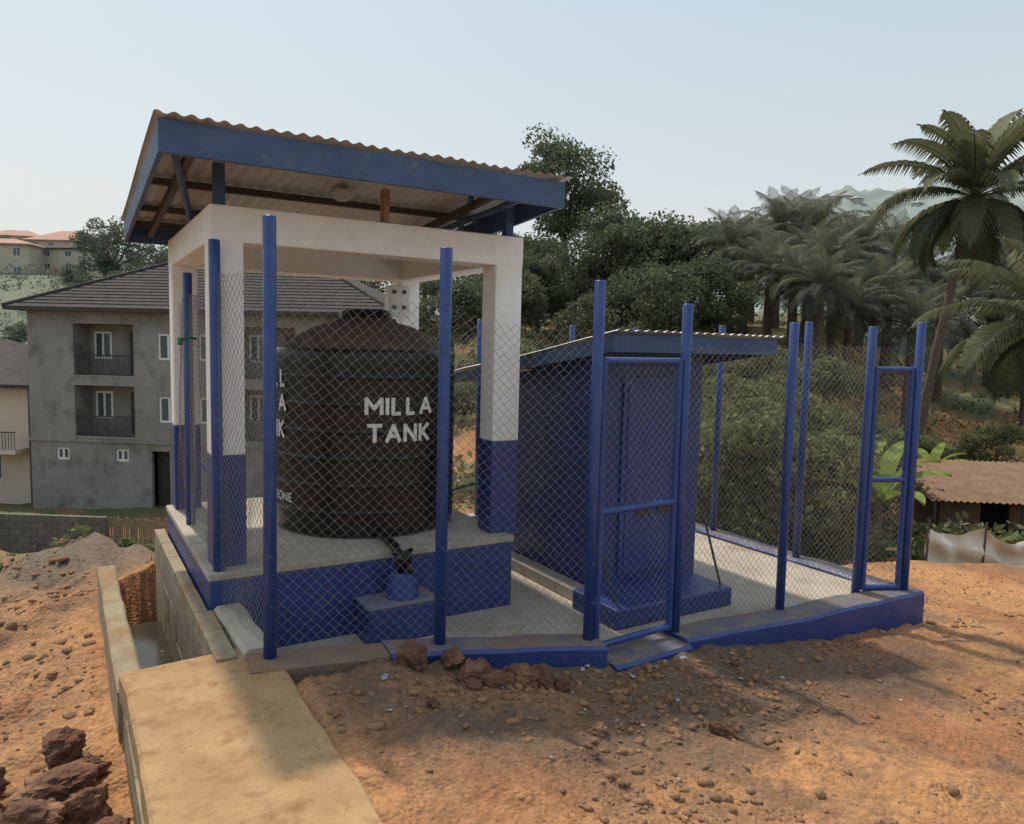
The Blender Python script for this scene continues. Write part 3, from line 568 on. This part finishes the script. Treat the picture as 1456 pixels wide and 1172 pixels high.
def palm_mesh(name,H,Lf,nf,seed,lm,lean=(0,0),trunk=.17,pairs=38,leaf=.75,droop=1.0,spread=95):
    rg=np.random.default_rng(seed);m=MB()
    top=Vector((lean[0],lean[1],H))
    pts=[Vector((lean[0]*t*t*.6+lean[0]*t*.4,lean[1]*t,H*t)) for t in np.linspace(0,1,12)];pts[0].z=-.6
    m.tube(pts,[trunk*(1.25-.55*t)*(1+.06*(k%2)) for k,t in enumerate(np.linspace(0,1,12))],9,0)
    V=[];F=[];vv=[]
    for k in range(nf):
        az=k*2.399+rg.uniform(-.2,.2);q=k/nf
        el=rad(84)-q*rad(spread)+rg.uniform(-.12,.12);L=Lf*rg.uniform(.85,1.08)*(.8+.2*math.sin(q*3.1+.4))
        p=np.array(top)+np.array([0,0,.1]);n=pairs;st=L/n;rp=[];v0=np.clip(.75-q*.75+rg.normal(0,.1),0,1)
        side=np.array([-math.sin(az),math.cos(az),0.]);tw=rg.uniform(-.4,.4);dk=droop*(.65+.45*q)
        for i_ in range(n+1):
            t=i_/n;e_=el-dk*rad(78)*t**1.5;d_=np.array([math.cos(az)*math.cos(e_),math.sin(az)*math.cos(e_),math.sin(e_)])
            up=np.cross(side,d_)*-1
            rp.append(tuple(p))
            if t>.12:
                ll=leaf*(math.sin(min(1,(t-.08)*1.15)*math.pi)**.6+.12)*rg.uniform(.85,1.1);wd=.045*Lf/4
                for s_ in (-1,1):
                    dr=side*s_*math.cos(tw*.3)+d_*.65+up*.22;dr/=np.linalg.norm(dr)
                    mid=p+dr*ll*.5;tip=p+dr*ll*.85+np.array([0,0,-ll*.5])
                    b0=len(V);w=d_*wd
                    V+= [p-w*.6,p+w*.6,mid+w*.8,mid-w*.8,tip];F+=[(b0,b0+1,b0+2,b0+3),(b0+3,b0+2,b0+4,b0+4)]
                    vr=np.clip(v0+rg.normal(0,.1),0,1);vv+=[vr,vr]
            p=p+d_*st
        m.tube(rp[::4],[.03*Lf/4*(1-.8*j_/(len(rp[::4])-1)) for j_ in range(len(rp[::4]))],4,1,cap=False)
    mq=[(f,mm) for f,mm in zip(m.f,m.m) if len(f)==4];nv=len(m.v)
    me=bpy.data.meshes.new(name);FF=[f for f,_ in mq]+[tuple(dict.fromkeys(i_+nv for i_ in f)) for f in F]
    me.from_pydata([tuple(v) for v in m.v]+[tuple(v) for v in V],[],FF)
    me.materials.append(M_bark);me.materials.append(lm)
    me.polygons.foreach_set('material_index',[mm for _,mm in mq]+[1]*len(F))
    a_=me.attributes.new('var','FLOAT','FACE');a_.data.foreach_set('value',[.6]*len(mq)+[float(x) for x in vv])
    return link(bpy.data.objects.new(name,me))
x,y=W(L_(1303,30),30);zb=tz(x,y)
lx,ly=RT*1.75
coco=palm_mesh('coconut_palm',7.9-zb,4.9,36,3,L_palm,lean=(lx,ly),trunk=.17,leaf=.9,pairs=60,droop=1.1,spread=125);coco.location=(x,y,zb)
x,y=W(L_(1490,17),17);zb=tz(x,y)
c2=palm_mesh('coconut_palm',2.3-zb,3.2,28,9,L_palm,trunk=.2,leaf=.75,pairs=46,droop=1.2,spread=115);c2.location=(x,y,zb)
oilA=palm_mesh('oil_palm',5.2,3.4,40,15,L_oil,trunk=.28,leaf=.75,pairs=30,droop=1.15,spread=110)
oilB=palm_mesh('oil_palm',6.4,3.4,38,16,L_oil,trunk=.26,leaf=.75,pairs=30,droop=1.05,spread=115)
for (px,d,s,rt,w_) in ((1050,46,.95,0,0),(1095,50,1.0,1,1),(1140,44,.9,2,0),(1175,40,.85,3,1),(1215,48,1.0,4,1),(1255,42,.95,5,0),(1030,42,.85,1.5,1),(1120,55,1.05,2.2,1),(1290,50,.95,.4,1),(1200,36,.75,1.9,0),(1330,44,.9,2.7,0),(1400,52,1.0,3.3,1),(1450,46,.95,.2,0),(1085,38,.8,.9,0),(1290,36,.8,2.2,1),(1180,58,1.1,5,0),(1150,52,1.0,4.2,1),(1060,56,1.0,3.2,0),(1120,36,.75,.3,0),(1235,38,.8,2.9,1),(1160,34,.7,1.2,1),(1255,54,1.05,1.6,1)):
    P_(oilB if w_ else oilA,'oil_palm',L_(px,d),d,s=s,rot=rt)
def banana(lat,d,s):
    x,y=W(lat,d);z=tz(x,y);V=[];F=[];vv=[];rg=np.random.default_rng(4);m=MB();m.tube([(0,0,-.2),(0,0,1.0*s)],[.1*s,.06*s],8)
    for k in range(9):
        az=k*2.4;el=rad(80-k*6);p=np.array([0,0,.9*s]);sd=np.array([-math.sin(az),math.cos(az),0.]);prev=None
        for i_ in range(11):
            t=i_/10;e_=el-rad(75)*t**1.6;dd=np.array([math.cos(az)*math.cos(e_),math.sin(az)*math.cos(e_),math.sin(e_)]);w=.17*s*math.sin(min(1,t*.93+.07)*math.pi)**.6
            b0=len(V);V+=[p-sd*w+np.array([0,0,.05*s]),p,p+sd*w+np.array([0,0,.05*s])]
            if prev is not None: F+=[(prev,prev+1,b0+1,b0),(prev+1,prev+2,b0+2,b0+1)];vv+=[rg.random()]*2
            prev=b0;p=p+dd*.14*s
    o=npmesh('banana_plant',V,F,[L_ban],var=vv);o.location=(x,y,z)
    m.obj('banana_stem',[M_bark],o)
banana(L_(1258,13.5),13.5,1.1);banana(L_(1330,24),24,1.1);banana(L_(1236,17),17,1.1)
# ---------------------------------------------------------------- buildings
def house_frame(lat,d,z0,ang):
    x,y=W(lat,d);return Matrix.Translation((x,y,z0))@Matrix.Rotation(-SY+ang,4,'Z')
def facade(m,x0,x1,z0,z1,y,th,op,mt):
    xs=sorted({x0,x1}|{v for o in op for v in (o[0],o[1])});zs=sorted({z0,z1}|{v for o in op for v in (o[2],o[3])})
    for i_ in range(len(xs)-1):
        for j_ in range(len(zs)-1):
            cx_=(xs[i_]+xs[i_+1])/2;cz_=(zs[j_]+zs[j_+1])/2
            if any(o[0]<cx_<o[1] and o[2]<cz_<o[3] for o in op): continue
            m.box(xs[i_],xs[i_+1],y,y+th,zs[j_],zs[j_+1],mt)
def window(m,x0,x1,z0,z1,y,fr,gl,t=.07,mull=True):
    m.box(x0,x1,y,y+.05,z0,z0+t,fr);m.box(x0,x1,y,y+.05,z1-t,z1,fr);m.box(x0,x0+t,y,y+.05,z0+t,z1-t,fr);m.box(x1-t,x1,y,y+.05,z0+t,z1-t,fr)
    if mull: c=(x0+x1)/2;m.box(c-t/2,c+t/2,y-.004,y+.046,z0+t,z1-t,fr)
    m.box(x0+t,x1-t,y+.03,y+.035,z0+t,z1-t,gl)
def hip(m,x0,x1,y0,y1,z,h,ov,mt,th=.18,fas=None):
    x0-=ov;x1+=ov;y0-=ov;y1+=ov;q=min(x1-x0,y1-y0)/2;a=(x0+q,(y0+y1)/2,z+h);b=(x1-q,(y0+y1)/2,z+h)
    m.add([(x0,y0,z),(x1,y0,z),(x1,y1,z),(x0,y1,z),a,b],[(0,1,5,4),(1,2,5),(2,3,4,5),(3,0,4),(3,2,1,0)],mt)
    m.box(x0+.02,x1-.02,y0+.02,y1-.02,z-th,z-.004,fas if fas is not None else mt)
GM=house_frame(-23.4,36,-6.8,rad(-4));gx=17.5;gd=12.5;ge=9.9
e=empty('grey_apartment_building');m=MB();op=[]
balc=[(2.3,5.3),(10.2,13.2)]
for a_,b_ in balc: op+=[(a_,b_,6.7,9.15),(a_,b_,3.75,6.2)]
wins=[(6.5,7.5,7.5,8.75),(6.5,7.5,4.5,5.75),(8.5,9.5,7.5,8.75),(8.5,9.5,4.5,5.75),(14.6,15.6,7.5,8.75),(14.6,15.6,4.5,5.75),(1.3,1.95,2.55,3.15),(4.3,4.95,2.55,3.15),(10,10.6,2.5,3.1),(14,15,1.5,2.8)]
door=(6.1,7.0,.3,3.1);op+=wins+[door]
facade(m,0,gx,0,ge,0,.22,op,0)
m.box(0,.22,.22,gd,0,ge,0);m.box(gx-.22,gx,.22,gd,0,ge,0);m.box(.22,gx-.22,gd-.22,gd,0,ge,0)
for z_ in (3.4,6.35,9.45): m.box(.22,gx-.22,.22,gd-.22,z_,z_+.2,0)
m.box(-.04,gx+.04,-.07,-.003,3.45,3.6,0)
for a_,b_ in balc:
    for z_ in (3.75,6.7):
        m.box(a_-.2,b_+.2,1.3,1.5,z_-.15,z_+2.45,0);m.box(a_-.2,a_,.22,1.3,z_-.15,z_+2.45,0);m.box(b_,b_+.2,.22,1.3,z_-.15,z_+2.45,0)
        m.box(a_,b_,-.02,.2,z_-.12,z_+.0,0)
        window(m,a_+.25,a_+1.15,z_+.75,z_+2.1,1.24,1,2,t=.1);m.box(b_-.95,b_-.05,1.26,1.29,z_,z_+2.1,3)
        m.tube([(a_,.1,z_+.95),(b_,.1,z_+.95)],.03,5,3)
        for t in np.linspace(a_+.08,b_-.08,26): m.tube([(t,.1,z_),(t,.1,z_+.95)],.016,4,3)
for w_ in wins: window(m,*w_,.06,1,2,t=.1)
m.box(door[0],door[1],.5,.53,door[2],door[3],3)
m.box(.3,gx-.3,4,4.2,0,9.4,3)
m.obj('building_walls',[M_grey,M_frame,M_glass,M_dark],e,mtx=GM)
m=MB();hip(m,0,gx,0,gd,ge,3.4,.7,0,fas=1)
for k in range(1,20):
    t=k/20;q=(gd+1.4)/2;x0_=-.7+q*t;x1_=gx+.7-q*t;y_=-.7+q*t;z_=ge+3.4*t
    m.box(x0_,x1_,y_-.03,y_+.04,z_-.02,z_+.03,0);m.box(-.7+q*t-.03,-.7+q*t+.04,y_,gd+.7-q*t,z_-.02,z_+.028,0)
q=(gd+1.4)/2;m.tube([(-.7,-.7,ge+.03),(-.7+q,-.7+q,ge+3.44),(gx+.7-q,-.7+q,ge+3.44),(gx+.7,-.7,ge+.03)],.09,6,0)
m.obj('building_roof',[M_tile,M_dark],e,mtx=GM)
def house(name,lat,d,z0,w,dep,h,rh,wm,rm,ang=0,floors=1,ov=.5):
    Mx=house_frame(lat,d,z0,ang);e=empty(name);m=MB();op=[];fh=h/floors
    nw=max(2,int(w/3.2))
    for f in range(floors):
        for k in range(nw):
            cx_=w*(k+.5)/nw;op.append((cx_-.55,cx_+.55,f*fh+fh*.35,f*fh+fh*.8))
    facade(m,0,w,-3,h,0,.2,op,0);m.box(0,.2,.2,dep,0,h,0);m.box(w-.2,w,.2,dep,0,h,0);m.box(.2,w-.2,dep-.2,dep,0,h,0)
    for o_ in op: window(m,*o_,.08,1,2)
    m.box(.25,w-.25,2,2.1,0,h-.1,3)
    m.obj('house_walls',[wm,M_frame,M_glass,M_dark],e,mtx=Mx);m=MB();hip(m,0,w,0,dep,h,rh,ov,0);m.obj('house_roof',[rm],e,mtx=Mx);return e,Mx
e,Mx=house('cream_house',L_(-190,37),37,-6.6,7.9,9,5.9,2.2,M_cream,M_tile,0,2,.6)
m=MB();m.box(3,8.0,-1.2,-.003,2.55,2.75,0)
for t in np.linspace(3.05,7.95,34): m.tube([(t,-1.15,2.75),(t,-1.15,3.6)],.018,4,1)
m.tube([(3,-1.15,3.62),(8,-1.15,3.62)],.03,5,1);m.obj('balcony',[M_cream,M_dark],e,mtx=Mx)
M_fw=mat('pale_house_wall',(.50,.45,.37),(.43,.38,.31),scale=.3,rough=.9);M_fr=mat('pale_red_roof',(.44,.26,.21),(.40,.23,.19),scale=.4,rough=.9)  # pale wall and roof colours for the far houses
house('red_roof_house',L_(42,150),150,16.4,13,9,4.2,2.4,M_fw,M_fr,0,2)
house('hillside_house',L_(-62,118),118,10,11.3,8,6.0,1.2,M_fw,M_fr,.1,2)
house('hillside_house',L_(55,124),124,11.8,7.5,7,4.2,1.2,M_fw,M_tile,-.1,2)
house('hillside_house',L_(-20,200),200,22,14,9,6,2,M_fw,M_fr,.2,2)
e=empty('boundary_wall');m=MB();xa,ya=W(L_(-120,20),20);Mw=Matrix.Translation((xa,ya,-4.5))@Matrix.Rotation(-SY-.05,4,'Z')
wl=L_(150,20)-L_(-120,20)
k=0;z_=0
while z_<1.22:
    x_=-.2 if k%2 else 0
    while x_<wl: m.box(max(0,x_)+.006,min(wl,x_+.4)-.006,0,.15,z_,z_+.19);x_+=.4
    z_+=.2;k+=1
m.box(0,wl,.02,.13,0,1.18);m.obj('wall_blocks',[mat('weathered_block',(.16,.145,.12),(.10,.09,.075),scale=2,rough=.95,c3=(.22,.19,.15),s3=4)],e,mtx=Mw)
m=MB();xa,ya=W(L_(146,20),20);Mw=Matrix.Translation((xa,ya,-4.4))@Matrix.Rotation(-SY-.05,4,'Z')
for k in range(60): t=k*.042;m.tube([(t,random.uniform(0,.05),0),(t+random.uniform(-.02,.02),0,1.2+random.uniform(-.08,.08))],.02,5)
m.obj('bamboo_fence',[mat('old_bamboo',(.22,.17,.12),(.3,.24,.17),scale=5,rough=.9)],mtx=Mw)
Ms=house_frame(L_(1348,19),19,-3.3,rad(-6));e=empty('tin_shack');m=MB()
facade(m,0,5,0,1.5,0,.12,[(1.0,1.7,0,1.3),(2.6,3.4,.6,1.2)],0);m.box(0,.12,.12,3,0,1.6,0);m.box(4.88,5,.12,3,0,1.6,0);m.box(.12,4.88,2.88,3,0,1.7,0);m.box(.2,4.8,1.8,1.85,0,1.5,1);m.obj('shack_walls',[M_mud,M_dark],e,mtx=Ms)
o=corr('shack_roof',-.5,5.4,-.7,3.3,1.45,1.95,[M_rust],e,amp=.02,per=.15);o.matrix_world=Ms
m=MB()
for x_ in (-.4,1.7,3.4,5.2): m.tube([(x_,-.6,-.2),(x_,-.6,1.45)],.05,6)
m.obj('shack_posts',[M_wood],e,mtx=Ms)
e=empty('netting_fence');xn,yn=W(L_(1332,11.5),11.5);Mn=Matrix.Translation((xn,yn,-1.66))@Matrix.Rotation(-SY-rad(5),4,'Z');m=MB();nu=140;nv=16;V=[];F=[]
for i_ in range(nu+1):
    for j_ in range(nv+1):
        t=i_/nu*4.2;ph=(t/.85)%1;sag=4*ph*(1-ph);hh=.74-.20*sag+.05*math.sin(t*3)
        V.append((t,.05*math.sin(t*17+j_*.5)*sag+.05*math.sin(j_*.8+t*4)+.1*sag,hh*j_/nv-.2*(1-j_/nv)))
for i_ in range(nu):
    for j_ in range(nv): a_=i_*(nv+1)+j_;F.append((a_,a_+nv+1,a_+nv+2,a_+1))
o=npmesh('netting_cloth',V,F,[M_net],e,smooth=True);o.matrix_world=Mn
for k in range(6): m.tube([(k*.85,-.02,-.5),(k*.85+.02,-.02,.84)],.018,6)
m.obj('netting_poles',[M_wood],e,mtx=Mn)
# far hill
us=np.linspace(.1,2.0,300);ds=np.linspace(150,520,90)
prof_u=[.1,.2,.27,.35,.43,.5,.56,.68,.9,1.3,2.0];prof_z=[12,40,68,82,89,90,99,110,120,123,110]
UU,DD=np.meshgrid(us,ds,indexing='ij');t=np.clip((DD-190)/210,0,1);t=np.where(DD>400,1-(DD-400)/260,t**1.1)
ZZ=np.interp(UU,prof_u,prof_z)*t;XX=DD*FW[0]+UU*DD*RT[0];YY=DD*FW[1]+UU*DD*RT[1]
ZZ=ZZ+fbm(XX*.02,YY*.02,5)*8*t+fbm(XX*.22,YY*.22,3)*8-3
V=np.stack([XX.ravel(),YY.ravel(),ZZ.ravel()],1);i=np.arange(299)[:,None]*90;j=np.arange(89)[None,:]
F=np.stack([i+j,i+90+j,i+91+j,i+j+1],-1).reshape(-1,4)
M_hill=mat('distant_hill',(.235,.285,.275),(.275,.32,.31),scale=.06,rough=1,spec=0,c3=(.31,.33,.31),s3=.05,lo3=.58,hi3=.68)  # air haze mixed into the hill's green-grey
npmesh('hill',V,F,[M_hill],smooth=True)
m=MB();M_hh=mat('hazy_house',(.42,.42,.40),(.34,.33,.31),scale=.1,rough=.9)
for k in range(60):
    u=random.uniform(.34,.75);d=random.uniform(290,385);t=((d-190)/210)**1.1;x,y=W(u*d,d)
    z=float(np.interp(u,prof_u,prof_z))*t+float(fbm(np.array([x*.02]),np.array([y*.02]),5)[0])*8*t-3;w=random.uniform(3,5.5);h=random.uniform(2.5,4.5)
    m.box(x,x+w,y,y+w,z-2,z+h,0);m.add([(x-.6,y-.6,z+h),(x+w+.6,y-.6,z+h),(x+w+.6,y+w+.6,z+h),(x-.6,y+w+.6,z+h),(x+w/2,y+w/2,z+h+1.4)],[(0,1,4),(1,2,4),(2,3,4),(3,0,4)],0)
m.obj('hillside_town',[M_hh])
# ---------------------------------------------------------------- light, sky, camera
el=rad(61);azl=rad(8)
S=Vector((-math.sin(azl)*math.cos(el),math.cos(azl)*math.cos(el),math.sin(el)))
sun=bpy.data.lights.new('sun','SUN');sun.energy=3.4;sun.angle=rad(2.2);sun.color=(1,.88,.71)
so=bpy.data.objects.new('sun',sun);link(so);so.rotation_euler=S.to_track_quat('Z','Y').to_euler();so.location=(0,0,30)
w=bpy.data.worlds.new('World');sc.world=w;w.use_nodes=True;N=w.node_tree.nodes;L=w.node_tree.links
sk=N.new('ShaderNodeTexSky');sk.sky_type='NISHITA';sk.sun_disc=False;sk.sun_elevation=el;sk.sun_rotation=-azl;sk.air_density=1.0;sk.dust_density=5.0;sk.ozone_density=1.0;sk.altitude=0
# dust haze: whitens the sky towards the horizon
tc=N.new('ShaderNodeTexCoord');sp=N.new('ShaderNodeSeparateXYZ');L.new(tc.outputs['Generated'],sp.inputs[0])
cr=N.new('ShaderNodeValToRGB');L.new(sp.outputs['Z'],cr.inputs[0])
E=cr.color_ramp.elements;E[0].position=0;E[0].color=(.76,.76,.70,1);E[1].position=1;E[1].color=(.66,.74,.82,1)
for pz,cc in ((.12,(.72,.75,.72)),(.3,(.60,.69,.715)),(.45,(.53,.64,.71)),(.7,(.64,.72,.79))):
    q=E.new(pz);q.color=(*cc,1)
sc_=N.new('ShaderNodeVectorMath');sc_.operation='SCALE';sc_.inputs['Scale'].default_value=8.3;L.new(cr.outputs[0],sc_.inputs[0])
mx=N.new('ShaderNodeMix');mx.data_type='RGBA';mx.inputs[0].default_value=.75;L.new(sk.outputs[0],mx.inputs[6]);L.new(sc_.outputs[0],mx.inputs[7])
L.new(mx.outputs[2],N['Background'].inputs[0]);N['Background'].inputs[1].default_value=.137
sc.view_settings.view_transform='Standard';sc.view_settings.look='None';sc.view_settings.exposure=0
cam=bpy.data.cameras.new('camera');co=bpy.data.objects.new('camera',cam);link(co)
cam.sensor_width=36;cam.lens=36*1060/1456;cam.clip_end=6000;cam.clip_start=.05
co.matrix_world=Matrix.Translation((0,0,1.75))@Matrix.Rotation(-SY,4,'Z')@Matrix.Rotation(math.pi/2-rad(5.07),4,'X')@Matrix.Rotation(rad(1.3),4,'Z')
sc.camera=co
